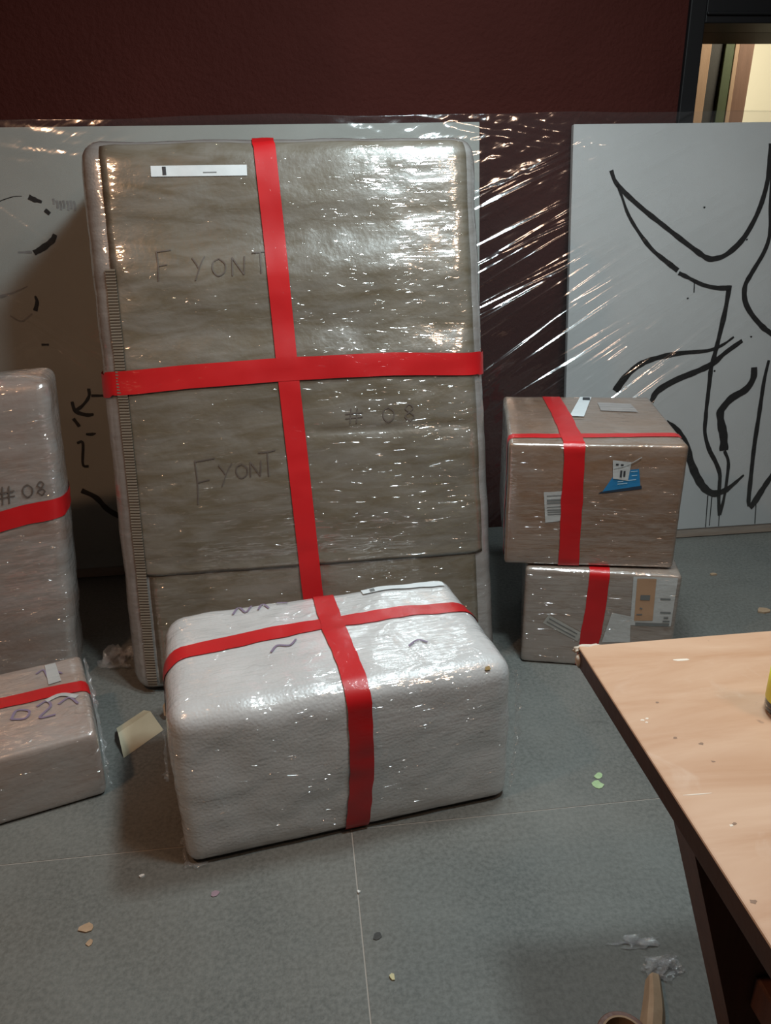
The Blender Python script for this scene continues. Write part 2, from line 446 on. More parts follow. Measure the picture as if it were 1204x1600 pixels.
    def strokes(s, name, face, lines, width, mat, off=0.003, parent=None, label=None, smooth=5):
        if name in ('printed_lines', 'violet_marks') and len(lines) > 1:
            for ln in lines: s.strokes(name[:-1], face, [ln], width, mat, off, parent, label, smooth)
            return
        V = []; Fc = []
        for ln in lines:
            pts = catmull([(a, b, 0) for a, b in ln], smooth)
            base = len(V)
            for i, p in enumerate(pts):
                t = (pts[min(i + 1, len(pts) - 1)] - pts[max(i - 1, 0)])
                t = t.normalized() if t.length > 1e-9 else Vector((1, 0, 0)); sd = Vector((-t.y, t.x, 0)) * width / 2
                for q in (p + sd, p - sd):
                    V.append(s.sheared(s.surf(s.f3(face, q.x, q.y), off)[0]))
            for i in range(len(pts) - 1):
                a = base + 2 * i; Fc.append((a, a + 1, a + 3, a + 2))
        o = link(name, mesh(name, V, Fc, mat), parent or s.root)
        if label: o['label'] = label
        return o

# ---- handwriting glyphs in a unit box
GLY = {
    'F': [[(0, 0), (0.05, 0.5), (0.02, 1.0)], [(0.0, 0.97), (0.4, 1.0), (0.75, 1.03)], [(0.05, 0.5), (0.3, 0.53), (0.5, 0.55)]],
    'r': [[(0.0, 0.95), (0.2, 0.7), (0.32, 0.5)], [(0.7, 1.0), (0.45, 0.65), (0.1, -0.05)]],
    'O': [[(0.5, 1), (0.15, 0.8), (0.1, 0.35), (0.4, 0.02), (0.8, 0.25), (0.85, 0.7), (0.5, 1)]],
    'N': [[(0.05, 0), (0.1, 0.95)], [(0.1, 0.95), (0.75, 0.05)], [(0.75, 0.05), (0.85, 1.0)]],
    'T': [[(0.5, 0), (0.52, 1.0)], [(0.0, 0.98), (0.5, 1.0), (1.0, 1.06)]],
    '#': [[(0.25, 0), (0.35, 1)], [(0.62, 0), (0.72, 1)], [(0, 0.35), (1, 0.4)], [(0, 0.65), (1, 0.7)]],
    '8': [[(0.5, 0.52), (0.2, 0.75), (0.5, 1.0), (0.8, 0.78), (0.5, 0.52), (0.15, 0.25), (0.5, 0.0), (0.85, 0.25), (0.5, 0.52)]],
}
def writing(text):
    """text: list of (glyph, x, y, w, h)"""
    out = []
    for gname, x, y, wd, hh in text:
        out.append([[(x + a * wd, y + b * hh) for a, b in ln] for ln in GLY[gname]])
    return out
def write(crate, text, width, mat, off):
    for letter in writing(text): crate.strokes('handwritten_letter', 'front', letter, width, mat, off)

# ------------------------------------------------------------------ large leaning crate
B = Crate('wrapped_crate', 'tallest wrapped crate with kraft cardboard front and red tape cross, leaning on the left canvas',
          'crate', (-0.5978, 2.1932, 0), 0.0111, (1.21, 0.62, 1.66), 0.06, M_bigfoam, (-0.0079, 0.2606), 0.004, 0.004, 0.035, 3, 'padded_body')
GROOVES = [(1.42, 0.006, 0.06, -1, 3), (1.28, -0.004, 0.06, -1, 3), (1.12, 0.006, 0.05, -1, 3), (0.80, 0.005, 0.012, 0.62, 3), (1.02, -0.004, 0.04, -1, 3), (0.42, 0.003, 0.012, -1, 3)]
def sheet_relief(u, h):
    """how far the slack cardboard sheet stands proud of the crate front"""
    o = 0.0016 * noise.noise(Vector((u * 5, h * 9, 0.5)))
    for hc, dep, wd, ua, ub in GROOVES:
        e = 1 / (1 + math.exp(-max(-50, min(50, (u - ua) / 0.03)))) / (1 + math.exp(max(-50, min(50, (u - ub) / 0.03))))
        o -= dep * e * math.exp(-min(60, ((h - hc - 0.01 * noise.noise(Vector((u * 4, hc, 0)))) / wd) ** 2))
    k = min(1, max(0, (u - 0.05) / 0.06)) * min(1, max(0, (1.19 - u) / 0.06))
    return 0.0095 * k + o * k
def card_panel(name, u0, u1, h0, h1, off, mat, nu=40, nh=80):
    V = []; Fc = []
    for j in range(nh + 1):
        for i in range(nu + 1):
            u = u0 + (u1 - u0) * i / nu; h = h0 + (h1 - h0) * j / nh
            q, n = B.surf((u, 0, h), off); V.append(B.sheared(q))
    for j in range(nh):
        for i in range(nu):
            a = j * (nu + 1) + i; Fc.append((a, a + 1, a + nu + 2, a + nu + 1))
    ring = [i for i in range(nu + 1)] + [j * (nu + 1) + nu for j in range(1, nh + 1)] + [nh * (nu + 1) + i for i in range(nu - 1, -1, -1)] + [j * (nu + 1) for j in range(nh - 1, 0, -1)]
    base = len(V)
    for v in ring: V.append(V[v] + Vector((0, 0.008, 0)))
    m = len(ring)
    for k in range(m): Fc.append((ring[k], base + k, base + (k + 1) % m, ring[(k + 1) % m]))
    return link(name, mesh(name, V, Fc, mat, True), B.root)
B.extra = sheet_relief
card_panel('cardboard_panel', 0.066, 1.176, 0.385, 1.662, 0.0, M_panel, 50, 120)
card_panel('cardboard_flap', 0.088, 1.150, 0.03, 0.398, -0.004, M_panel, 40, 24)
# fluted cut edge down the left side
V = []; Fc = []; nr = 148
for i in range(nr):
    h = 0.03 + i * 0.0086
    for (u, o) in ((0.050, 0.003), (0.080, 0.002)):
        for (dh, oo) in ((0.0, 0.002), (0.0028, 0.0055), (0.0058, 0.0055), (0.0086, 0.002)):
            q, n = B.surf((u, 0, min(h + dh, 1.62)), o + oo - 0.002); V.append(B.sheared(q))
    a = i * 8
    for k in range(3): Fc.append((a + k, a + 4 + k, a + 5 + k, a + k + 1))
link('corrugated_edge', mesh('corrugated_edge', V, Fc, M_flute), B.root)
PO = 0.0048   # tape rides over the cardboard sheet
B.ribbon('red_tape', [(0.545, 0.30, 1.66), (0.549, 0.0, 1.66), (0.553, 0, 1.64), (0.563, 0, 1.37), (0.573, 0, 1.0), (0.589, 0, 0.61), (0.600, 0, 0.318), (0.615, 0, 0.1), (0.62, 0, 0.0)], 0.066, M_tape, PO, 0.02)
B.ribbon('red_tape', [(0.0, 0.30, 0.958), (0.0, 0.0, 0.962), (0.02, 0, 0.972), (0.265, 0, 0.987), (0.583, 0, 0.997), (0.91, 0, 0.998), (1.20, 0, 0.984), (1.21, 0.0, 0.98), (1.21, 0.3, 0.97)], 0.070, M_tape, PO + 0.0012, 0.02)
lab = B.patch('paper_label', 'front', [(0.213, 1.588), (0.496, 1.587), (0.495, 1.557), (0.212, 1.558)], M_label, 0.0022, n=(16, 2), label='long narrow white label strip')
B.patch('printed_mark', 'front', [(0.246, 1.585), (0.257, 1.585), (0.257, 1.562), (0.246, 1.562)], M_ink, 0.003, lab, (1, 1))
B.patch('printed_line', 'front', [(0.365, 1.569), (0.405, 1.569), (0.405, 1.566), (0.365, 1.566)], M_greyink, 0.003, lab, (3, 1))
write(B, [('F', 0.205, 1.266, 0.06, 0.085), ('r', 0.310, 1.268, 0.055, 0.065), ('O', 0.365, 1.275, 0.05, 0.05), ('N', 0.425, 1.275, 0.05, 0.055), ('T', 0.49, 1.28, 0.05, 0.06)], 0.0036, M_marker, 0.0024)
write(B, [('F', 0.262, 0.60, 0.085, 0.135), ('r', 0.335, 0.655, 0.06, 0.065), ('O', 0.385, 0.672, 0.045, 0.045), ('N', 0.430, 0.675, 0.045, 0.05), ('T', 0.462, 0.675, 0.055, 0.075)], 0.0036, M_marker, 0.0024)
write(B, [('#', 0.745, 0.822, 0.055, 0.045), ('O', 0.862, 0.820, 0.045, 0.045), ('8', 0.930, 0.822, 0.042, 0.05)], 0.0036, M_marker, 0.0024)

# ------------------------------------------------------------------ front box (silver looking bubble wrap)
Fx = Crate('wrapped_box', 'big silvery bubble-wrapped box with red tape cross, in front of the tallest crate',
           'box', (-0.3397, 1.4589, 0), 0.1514, (0.8335, 0.5021, 0.4291), 0.034, M_foam, (0, 0), 0.012, 0.0060, 0.018, 11, 'padded_body', 0.050)
H = 0.4291
Fx.ribbon('red_tape', [(0.0, 0.258, 0.20), (0.0, 0.262, H), (0.03, 0.268, H), (0.232, 0.286, H), (0.42, 0.296, H), (0.60, 0.298, H), (0.8335, 0.291, H), (0.8335, 0.29, 0.25)], 0.060, M_tape, 0.003, wob=0.1)
Fx.ribbon('red_tape', [(0.448, 0.5021, 0.15), (0.446, 0.5021, H), (0.440, 0.40, H), (0.433, 0.25, H), (0.437, 0.1, H), (0.436, 0, H), (0.438, 0, 0.386), (0.436, 0, 0.197), (0.420, 0, 0.0)], 0.060, M_tape, 0.0045, wob=0.12)
Fx.strokes('violet_marks', 'top', [[(0.185, 0.43), (0.205, 0.47), (0.22, 0.43), (0.24, 0.465)], [(0.255, 0.43), (0.27, 0.46), (0.285, 0.43)], [(0.31, 0.455), (0.34, 0.45)]], 0.006, M_markerblue, 0.004, label='smudged violet marker scribble')
Fx.strokes('violet_marks', 'top', [[(0.26, 0.20), (0.28, 0.225), (0.31, 0.215), (0.33, 0.235)], [(0.60, 0.13), (0.63, 0.15), (0.65, 0.13)]], 0.006, M_markerblue, 0.004)
lab = Fx.patch('paper_label', 'top', [(0.555, 0.462), (0.80, 0.452), (0.80, 0.425), (0.555, 0.435)], M_label, 0.005, n=(14, 2), label='narrow white label strip under the film')
Fx.patch('printed_mark', 'top', [(0.578, 0.455), (0.592, 0.454), (0.592, 0.437), (0.578, 0.438)], M_greyink, 0.006, lab, (1, 1))
Fx.strokes('stain', 'top', [[(0.762, -0.004), (0.768, -0.012), (0.766, 0.004)]], 0.012, mottled('ochre_stain', (0.30, 0.19, 0.07), (0.36, 0.24, 0.09), 30), 0.004)
# loose ruffle of film along right end and at the left bottom corner
def ruffle(root, name, base, outdir, n=40, amp=0.012, seed=0.0, mat=None):
    P = catmull(base, max(2, n // (len(base) - 1))); V = []; Fc = []; K = 4; O = Vector(outdir).normalized()
    for i, p in enumerate(P):
        wv = 0.4 + abs(noise.noise(Vector((i * 0.33, seed, 0.2)))) * 1.5
        for k in range(K + 1):
            t = k / K
            j = Vector((noise.noise(Vector((i * 0.6, k * 0.8, seed))), noise.noise(Vector((i * 0.6, k * 0.8, seed + 9))), noise.noise(Vector((i * 0.6, k * 0.8, seed + 5))))) * 0.006 * t
            q = p + O * (amp * wv * t) + j
            q.z = max(q.z, 0.0015)
            V.append(q)
    for i in range(len(P) - 1):
        for k in range(K):
            a = i * (K + 1) + k; Fc.append((a, a + 1, a + K + 2, a + K + 1))
    return link(name, mesh(name, V, Fc, mat or M_filmloose), root)
ruffle(Fx.root, 'film_ruffle', [(0.834, 0.006, 0.40), (0.841, 0.004, 0.30), (0.843, 0.003, 0.2), (0.838, 0.002, 0.10), (0.832, 0.0, 0.03)], (1, -0.3, 0), 50, 0.016, 2.0)
ruffle(Fx.root, 'film_ruffle', [(0.05, -0.002, 0.010), (0.012, 0.003, 0.010), (0.0, 0.03, 0.012), (-0.003, 0.10, 0.012)], (-0.6, -0.6, -0.25), 30, 0.018, 4.0)
ruffle(Fx.root, 'film_ruffle', [(-0.004, 0.02, 0.40), (-0.010, 0.012, 0.30), (-0.012, 0.01, 0.26)], (-1, 0.1, 0), 20, 0.010, 6.0)

# ------------------------------------------------------------------ stacked cardboard boxes
Lo = Crate('cardboard_box', 'lower wrapped cardboard box under the stack, standing on the floor behind the table corner',
           'box', (0.6958, 2.2121, 0), -0.2723, (0.4903, 0.46, 0.3598), 0.014, M_cardgrey, (0, 0), 0.0, 0.0015, 0.03, 21)
H = 0.3598
Lo.ribbon('red_tape', [(0.236, 0.46, 0.1), (0.236, 0.46, H), (0.235, 0, H), (0.232, 0, 0.227), (0.214, 0, 0.0)], 0.064, M_tape, 0.002, wob=0.1)
lab = Lo.patch('paper_label', 'front', [(0.340, 0.350), (0.476, 0.352), (0.474, 0.176), (0.346, 0.172)], M_labelgrey, 0.0016, n=(8, 8), label='white printed label under the film')
Lo.patch('brown_tape', 'front', [(0.352, 0.344), (0.411, 0.346), (0.415, 0.194), (0.357, 0.190)], M_browntape, 0.0026, lab, (4, 6), 'strip of brown packing tape over the label')
Lo.patch('printed_mark', 'front', [(0.368, 0.286), (0.398, 0.287), (0.398, 0.268), (0.368, 0.267)], M_greyink, 0.0034, lab, (1, 1))
Lo.patch('printed_bar', 'front', [(0.362, 0.184), (0.468, 0.187), (0.468, 0.177), (0.362, 0.174)], M_greyink, 0.0026, lab, (4, 1))
Lo.strokes('printed_lines', 'front', [[(0.43, 0.275), (0.462, 0.276)], [(0.435, 0.226), (0.468, 0.227)], [(0.448, 0.207), (0.462, 0.208)], [(0.446, 0.194), (0.468, 0.195)], [(0.37, 0.238), (0.378, 0.236)], [(0.362, 0.214), (0.38, 0.215)]], 0.005, M_greyink, 0.0036, lab)
Lo.patch('torn_label', 'front', [(0.285, 0.215), (0.345, 0.205), (0.352, 0.108), (0.262, 0.100)], M_labelgrey, 0.0018, n=(6, 6), label='crumpled white label under the film')
lab = Lo.patch('slanted_label', 'front', [(0.083, 0.192), (0.200, 0.128), (0.183, 0.098), (0.066, 0.160)], mottled('faded_grey_label', (0.36, 0.37, 0.35), (0.44, 0.45, 0.43), 20, 0.35), 0.0018, n=(8, 3), label='faded grey label stuck at a slant')
Lo.strokes('printed_lines', 'front', [[(0.085, 0.178), (0.18, 0.126)], [(0.078, 0.166), (0.175, 0.113)]], 0.004, M_greyink, 0.0026, lab)

Up = Crate('cardboard_box', 'upper cardboard box with a blue label on its front, on top of the two-box stack',
           'box', (0.6309, 2.2411, 0.3650), -0.2223, (0.536, 0.60, 0.4143), 0.013, M_card, (0, 0), 0.003, 0.002, 0.03, 31)
H = 0.4143
Up.ribbon('red_tape', [(0.172, 0.60, 0.2), (0.176, 0.60, H), (0.188, 0.35, H), (0.197, 0.0, H), (0.200, 0, 0.35), (0.201, 0, 0.238), (0.207, 0, 0.0)], 0.068, M_tape, 0.0032, taper=(0.95, 0.95), wob=0.1)
Up.ribbon('red_tape', [(0.0, 0.068, 0.0), (0.0, 0.068, H), (0.272, 0.086, H), (0.536, 0.104, H), (0.536, 0.104, 0.1)], 0.040, M_tape, 0.002)
lab = Up.patch('paper_label', 'top', [(0.290, 0.610), (0.330, 0.605), (0.262, 0.300), (0.215, 0.305)], M_label, 0.003, n=(2, 12), label='narrow white label strip lying on the lid')
Up.patch('printed_mark', 'top', [(0.292, 0.575), (0.318, 0.573), (0.313, 0.530), (0.286, 0.532)], M_ink, 0.0036, lab, (1, 1))
Up.patch('pale_label', 'top', [(0.335, 0.50), (0.45, 0.49), (0.455, 0.37), (0.33, 0.38)], wrap('faint_white_label', (0.30, 0.255, 0.24), (0.36, 0.32, 0.31), 0.0, 0.8, 0.09, 70), 0.0022, n=(6, 6), label='faint white label seen through the film')
lab = Up.patch('address_label', 'front', [(0.113, 0.256), (0.178, 0.262), (0.190, 0.162), (0.124, 0.152)], M_labelgrey, 0.0016, n=(4, 5), label='white address label half under the red tape')
for k, (hh, wd, th) in enumerate([(0.243, 0.045, 0.003), (0.228, 0.048, 0.007), (0.219, 0.05, 0.006), (0.205, 0.045, 0.003), (0.195, 0.05, 0.004), (0.188, 0.05, 0.004), (0.180, 0.048, 0.004)]):
    Up.strokes('printed_line', 'front', [[(0.123 + k * 0.001, hh), (0.123 + wd + k * 0.001, hh + 0.004)]], th, M_greyink, 0.0024, lab)
blue = Up.patch('blue_label', 'front', [(0.330, 0.330), (0.396, 0.338), (0.405, 0.283), (0.292, 0.262)], M_blue, 0.0014, n=(8, 5), label='torn blue label')
Up.patch('blue_label_edge', 'front', [(0.288, 0.262), (0.409, 0.284), (0.410, 0.273), (0.280, 0.255)], M_navy, 0.0016, n=(8, 1), parent=blue)
Up.strokes('printed_lines', 'front', [[(0.335, 0.296), (0.352, 0.298)], [(0.362, 0.300), (0.390, 0.304)], [(0.335, 0.288), (0.365, 0.292)], [(0.372, 0.329), (0.392, 0.331)], [(0.376, 0.316), (0.392, 0.318)]], 0.0028, M_paleink, 0.0026, blue)
lab = Up.patch('white_sticker', 'front', [(0.315, 0.366), (0.371, 0.360), (0.366, 0.300), (0.320, 0.306)], M_labelgrey, 0.0028, n=(4, 4), label='small white sticker overlapping the blue label')
Up.strokes('printed_lines', 'front', [[(0.325, 0.352), (0.333, 0.352)], [(0.340, 0.351), (0.348, 0.350)], [(0.343, 0.333), (0.343, 0.311)], [(0.353, 0.332), (0.353, 0.313)]], 0.006, M_ink, 0.0036, lab)
Up.strokes('film_crease', 'front', [[(0.320, 0.340), (0.36, 0.352), (0.40, 0.377)]], 0.0022, M_labelgrey, 0.005)

# ------------------------------------------------------------------ boxes on the left
T = Crate('wrapped_package', 'upright wrapped package cut off by the left edge, one red tape band round it',
          'package', (-0.790 - 0.72 * math.cos(0.15), 2.29 - 0.72 * math.sin(0.15), 0), 0.15, (0.72, 0.22, 1.00), 0.035, M_tallcard, (0.055, 0.11), 0.012, 0.006, 0.03, 41, 'padded_body')
T.ribbon('red_tape', [(0.0, 0.0, 0.53), (0.4, 0, 0.565), (0.62, 0, 0.60), (0.71, 0, 0.606), (0.72, 0.0, 0.606), (0.72, 0.2, 0.60)], 0.062, M_tape, 0.003)
write(T, [('#', 0.545, 0.640, 0.05, 0.055), ('O', 0.615, 0.652, 0.035, 0.04), ('8', 0.655, 0.655, 0.03, 0.042)], 0.004, M_marker, 0.003)
ruffle(T.root, 'film_ruffle', [(0.78, 0.11, 1.0), (0.70, 0.13, 1.012), (0.55, 0.13, 1.012)], (0.1, 0, 1), 24, 0.010, 3.3)
Sm = Crate('wrapped_box', 'low wrapped box on the floor at the left edge, red tape along its top',
           'box', (-1.3463, 1.4933, 0), 0.3185, (0.8, 0.424, 0.2062), 0.018, M_smallcard, (0, 0), 0.004, 0.003, 0.025, 51, 'padded_body')
H = 0.2062
Sm.ribbon('red_tape', [(0.0, 0.245, H), (0.572, 0.244, H), (0.69, 0.243, H), (0.8, 0.236, H), (0.8, 0.232, 0.06)], 0.056, M_tape, 0.003)
Sm.strokes('violet_marks', 'top', [[(0.60, 0.155), (0.615, 0.19), (0.645, 0.175), (0.635, 0.145), (0.60, 0.155)], [(0.665, 0.185), (0.69, 0.20), (0.70, 0.17), (0.67, 0.13), (0.71, 0.125)], [(0.72, 0.17), (0.75, 0.19), (0.77, 0.15)]], 0.007, M_markerblue, 0.003)
Sm.strokes('violet_marks', 'top', [[(0.67, 0.36), (0.69, 0.375), (0.70, 0.33)], [(0.72, 0.36), (0.74, 0.33)]], 0.006, M_markerblue, 0.003)
Sm.patch('pale_label', 'top', [(0.695, 0.40), (0.725, 0.40), (0.735, 0.29), (0.70, 0.285)], M_labelgrey, 0.0032, n=(3, 5), label='pale paper patch under the film')
Sm.strokes('film_crease', 'top', [[(0.69, 0.20), (0.73, 0.215), (0.77, 0.185)]], 0.016, M_labelgrey, 0.0034)
ruffle(Sm.root, 'film_ruffle', [(0.803, 0.40, 0.20), (0.806, 0.25, 0.17), (0.808, 0.12, 0.14), (0.806, 0.02, 0.10), (0.804, 0.0, 0.03)], (1, 0, 0.3), 40, 0.014, 8.0)
# a red roll of tape left on the upright package
def roll(name, label, cat, loc, ro, ri, ht, mat, core):
    t = thing(name, label, cat, loc)
    bm = bmesh.new(); n = 40; ring = []
    prof = [(ri + 0.004, 0.0), (ro - 0.002, 0.0), (ro, 0.002), (ro, ht - 0.002), (ro - 0.002, ht), (ri + 0.004, ht)]
    vs = [[bm.verts.new((r * math.cos(2 * math.pi * i / n), r * math.sin(2 * math.pi * i / n), z)) for r, z in prof] for i in range(n)]
    for i in range(n):
        for k in range(len(prof)):
            a, b = vs[i], vs[(i + 1) % n]
            bm.faces.new((a[k], b[k], b[(k + 1) % len(prof)], a[(k + 1) % len(prof)]))
    link('tape_body', from_bm('tape_body', bm, mat), t)
    bm = bmesh.new()
    prof = [(ri, 0.0), (ri + 0.0039, 0.0), (ri + 0.0039, ht), (ri, ht)]
    vs = [[bm.verts.new((r * math.cos(2 * math.pi * i / n), r * math.sin(2 * math.pi * i / n), z)) for r, z in prof] for i in range(n)]
    for i in range(n):
        for k in range(4):
            a, b = vs[i], vs[(i + 1) % n]
            bm.faces.new((a[k], b[k], b[(k + 1) % 4], a[(k + 1) % 4]))
    link('core', from_bm('core', bm, core), t)
    return t
roll('tape_roll', 'red tape roll lying on top of the upright package at left edge', 'tape', (-0.945, 2.43, 1.024), 0.052, 0.038, 0.048, M_tape, M_scrap)

# ------------------------------------------------------------------ canvases
def canvas(name, label, x0, x1, y0, lean, height, lift, face_mat):
    t = thing(name, label, 'canvas', (0, y0, 0)); t.rotation_euler = (-lean, 0, 0)
    bm = bmesh.new(); add_box(bm, (x0, 0, lift), (x1, 0.028, height), 0.003, 2)
    link('stretched_canvas', from_bm('stretched_canvas', bm, face_mat), t)
    link('bottom_batten', box_mesh('bottom_batten', (x0 + 0.004, 0.005, 0.004), (x1 - 0.004, 0.028, lift - 0.0005), M_batten, 0.002), t)
    return t
def stroke(t, name, pts, width, mat, taper=None, off=0.0012, n=6):
    P = catmull([(a, 0, b) for a, b in pts], n); V = []; Fc = []
    for i, p in enumerate(P):
        d = P[min(i + 1, len(P) - 1)] - P[max(i - 1, 0)]; d.normalize(); sd = Vector((-d.z, 0, d.x))
        s = i / (len(P) - 1)
        wd = width * (1 if not taper else taper[0] * (1 - s) ** 2 + 2 * taper[1] * s * (1 - s) + taper[2] * s * s)
        wd *= 1 + 0.25 * noise.noise(Vector((i * 0.4, width * 90, pts[0][0] * 9)))
        V += [p + sd * wd / 2 + Vector((0, -off, 0)), p - sd * wd / 2 + Vector((0, -off, 0))]
    for i in range(len(P) - 1):
        a = 2 * i; Fc.append((a, a + 1, a + 3, a + 2))
    # thickness of the paint film
    me = mesh(name, V, Fc, mat)
    return link(name, me, t)
RCX, RCY, RCL = 1.134, 3.0931, 0.1214
RC = canvas('painted_canvas', 'white canvas with a black brush line drawing of horns, right of the stacked boxes', RCX, RCX + 1.55, RCY, RCL, 1.750, 0.045, M_canvas)
def rs(pts, wd, taper=None, name='brush_stroke', mat=None): stroke(RC, name, [(RCX + a, b) for a, b in pts], wd, mat or M_paint, taper)
rs([[0.16, 1.579], [0.179, 1.537], [0.22, 1.495], [0.301, 1.43], [0.383, 1.372], [0.467, 1.313], [0.551, 1.256], [0.594, 1.231], [0.626, 1.228], [0.674, 1.242], [0.734, 1.291], [0.777, 1.356], [0.81, 1.434], [0.829, 1.519], [0.833, 1.596], [0.83, 1.67]], 0.023, (0.7, 1.1, 0.9))
rs([[0.187, 1.527], [0.209, 1.481], [0.24, 1.411], [0.291, 1.338], [0.35, 1.272], [0.409, 1.227], [0.468, 1.185]], 0.015, (0.7, 0.8, 1.5))
rs([[0.472, 1.175], [0.51, 1.158], [0.578, 1.126], [0.644, 1.11], [0.706, 1.107]], 0.018, (0.9, 0.8, 1.2))
rs([[0.702, 1.118], [0.693, 1.024], [0.677, 0.925], [0.66, 0.832], [0.648, 0.77], [0.646, 0.714], [0.641, 0.593], [0.641, 0.561], [0.643, 0.489], [0.668, 0.415], [0.704, 0.354], [0.728, 0.3], [0.732, 0.247], [0.734, 0.179], [0.745, 0.101]], 0.020, (1.2, 0.9, 0.9))
rs([[0.219, 0.693], [0.258, 0.747], [0.313, 0.796], [0.385, 0.824], [0.5, 0.843], [0.625, 0.849], [0.69, 0.87], [0.741, 0.903]], 0.022, (1.5, 0.9, 0.4))
rs([[0.384, 0.638], [0.411, 0.685], [0.491, 0.729], [0.589, 0.764], [0.654, 0.793], [0.709, 0.838], [0.781, 0.886]], 0.028, (0.9, 1.2, 0.6))
rs([[0.847, 0.769], [0.847, 0.721], [0.818, 0.674], [0.753, 0.637], [0.712, 0.590], [0.707, 0.575], [0.715, 0.529], [0.732, 0.47], [0.739, 0.404]], 0.036, (0.8, 0.9, 1.15))
rs([[0.742, 0.403], [0.765, 0.35], [0.765, 0.268], [0.76, 0.192], [0.748, 0.109]], 0.015)
rs([[0.459, 0.549], [0.51, 0.51], [0.552, 0.45], [0.58, 0.375], [0.616, 0.299], [0.66, 0.236], [0.708, 0.207], [0.762, 0.219], [0.805, 0.25], [0.845, 0.286]], 0.034, (0.5, 1.7, 0.25))
rs([[0.912, 0.797], [0.899, 0.706], [0.891, 0.564], [0.882, 0.418], [0.88, 0.284], [0.879, 0.17], [0.885, 0.136]], 0.022, (0.5, 1.3, 0.8))
rs([[0.887, 0.131], [0.908, 0.153], [0.942, 0.212], [0.978, 0.271], [1.02, 0.33]], 0.026, (1.2, 1.0, 0.8))
rs([[0.842, 1.62], [0.853, 1.426], [0.862, 1.325], [0.845, 1.252], [0.796, 1.164], [0.772, 1.113], [0.778, 1.052], [0.812, 0.997], [0.868, 0.941], [0.914, 0.909], [0.98, 0.86]], 0.021, (0.6, 1.2, 1.0))
for pts in ([[0.68, 0.2], [0.681, 0.05]], [[0.7, 0.2], [0.699, 0.055]], [[0.743, 0.11], [0.744, 0.05]], [[0.917, 0.15], [0.921, 0.05]], [[0.544, 1.145], [0.546, 1.093]]):
    rs(pts, 0.005, None, 'paint_drip')
for (a, b) in ((0.565, 1.43), (0.762, 1.30), (0.52, 1.07), (0.665, 0.76), (0.82, 0.90)):
    rs([(a - 0.004, b), (a, b + 0.001), (a + 0.004, b)], 0.007, None, 'paint_speck')

LCY, LCL = 3.0931, 0.1214
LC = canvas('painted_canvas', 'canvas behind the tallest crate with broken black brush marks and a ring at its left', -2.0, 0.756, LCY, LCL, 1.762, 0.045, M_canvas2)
def ls(pts, wd, taper=None, name='brush_stroke', mat=None): stroke(LC, name, pts, wd, mat or M_paint, taper)
ls([[-1.16, 1.46], [-1.12, 1.49], [-1.071, 1.51], [-1.023, 1.524], [-0.99, 1.526]], 0.004, (1, 1, 0.5))
ls([[-0.966, 1.523], [-0.948, 1.513], [-0.921, 1.504]], 0.022, (0.9, 1.0, 0.4))
ls([[-0.914, 1.476], [-0.898, 1.461]], 0.016, (0.8, 1.2, 0.8))
ls([[-0.889, 1.388], [-0.903, 1.366], [-0.943, 1.339], [-0.976, 1.323]], 0.024, (0.7, 1.1, 0.8))
ls([[-0.983, 1.327], [-1.034, 1.327]], 0.012, (0.8, 0.8, 0.5), mat=M_greypaint)
ls([[-1.125, 1.166], [-1.076, 1.18], [-1.018, 1.202]], 0.008, (1.5, 0.8, 0.4), mat=M_greypaint)
ls([[-0.995, 1.166], [-0.991, 1.142], [-1.003, 1.11]], 0.016, (0.4, 1.2, 1.0))
ls([[-1.099, 1.095], [-1.06, 1.073], [-1.015, 1.100]], 0.008, (0.6, 1, 0.6), mat=M_greypaint)
ls([[-0.998, 0.981], [-0.97, 0.98]], 0.008)
ls([[-0.841, 0.803], [-0.845, 0.77], [-0.873, 0.737], [-0.899, 0.719]], 0.012)
ls([[-0.835, 0.774], [-0.788, 0.772]], 0.010)
ls([[-0.913, 0.754], [-0.904, 0.715], [-0.864, 0.698], [-0.835, 0.699]], 0.014, (0.8, 1.6, 0.7))
ls([[-0.917, 0.686], [-0.902, 0.661], [-0.898, 0.651]], 0.014)
ls([[-0.876, 0.62], [-0.856, 0.618], [-0.836, 0.621]], 0.013, (0.5, 1.6, 0.3))
ls([[-0.916, 0.585], [-0.893, 0.584], [-0.904, 0.497], [-0.882, 0.486]], 0.011)
ls([[-0.924, 0.387], [-0.87, 0.353], [-0.828, 0.298], [-0.76, 0.25]], 0.022)
for k, (a, b, hh) in enumerate([(-0.879, 1.515, 0.02), (-0.867, 1.508, 0.028), (-0.855, 1.506, 0.032), (-0.843, 1.508, 0.028), (-0.829, 1.506, 0.034), (-0.817, 1.507, 0.03), (-0.805, 1.505, 0.034)]):
    ls([(a, b), (a + 0.002, b - hh / 2), (a, b - hh)], 0.008, None, 'smudged_print', M_greypaint)

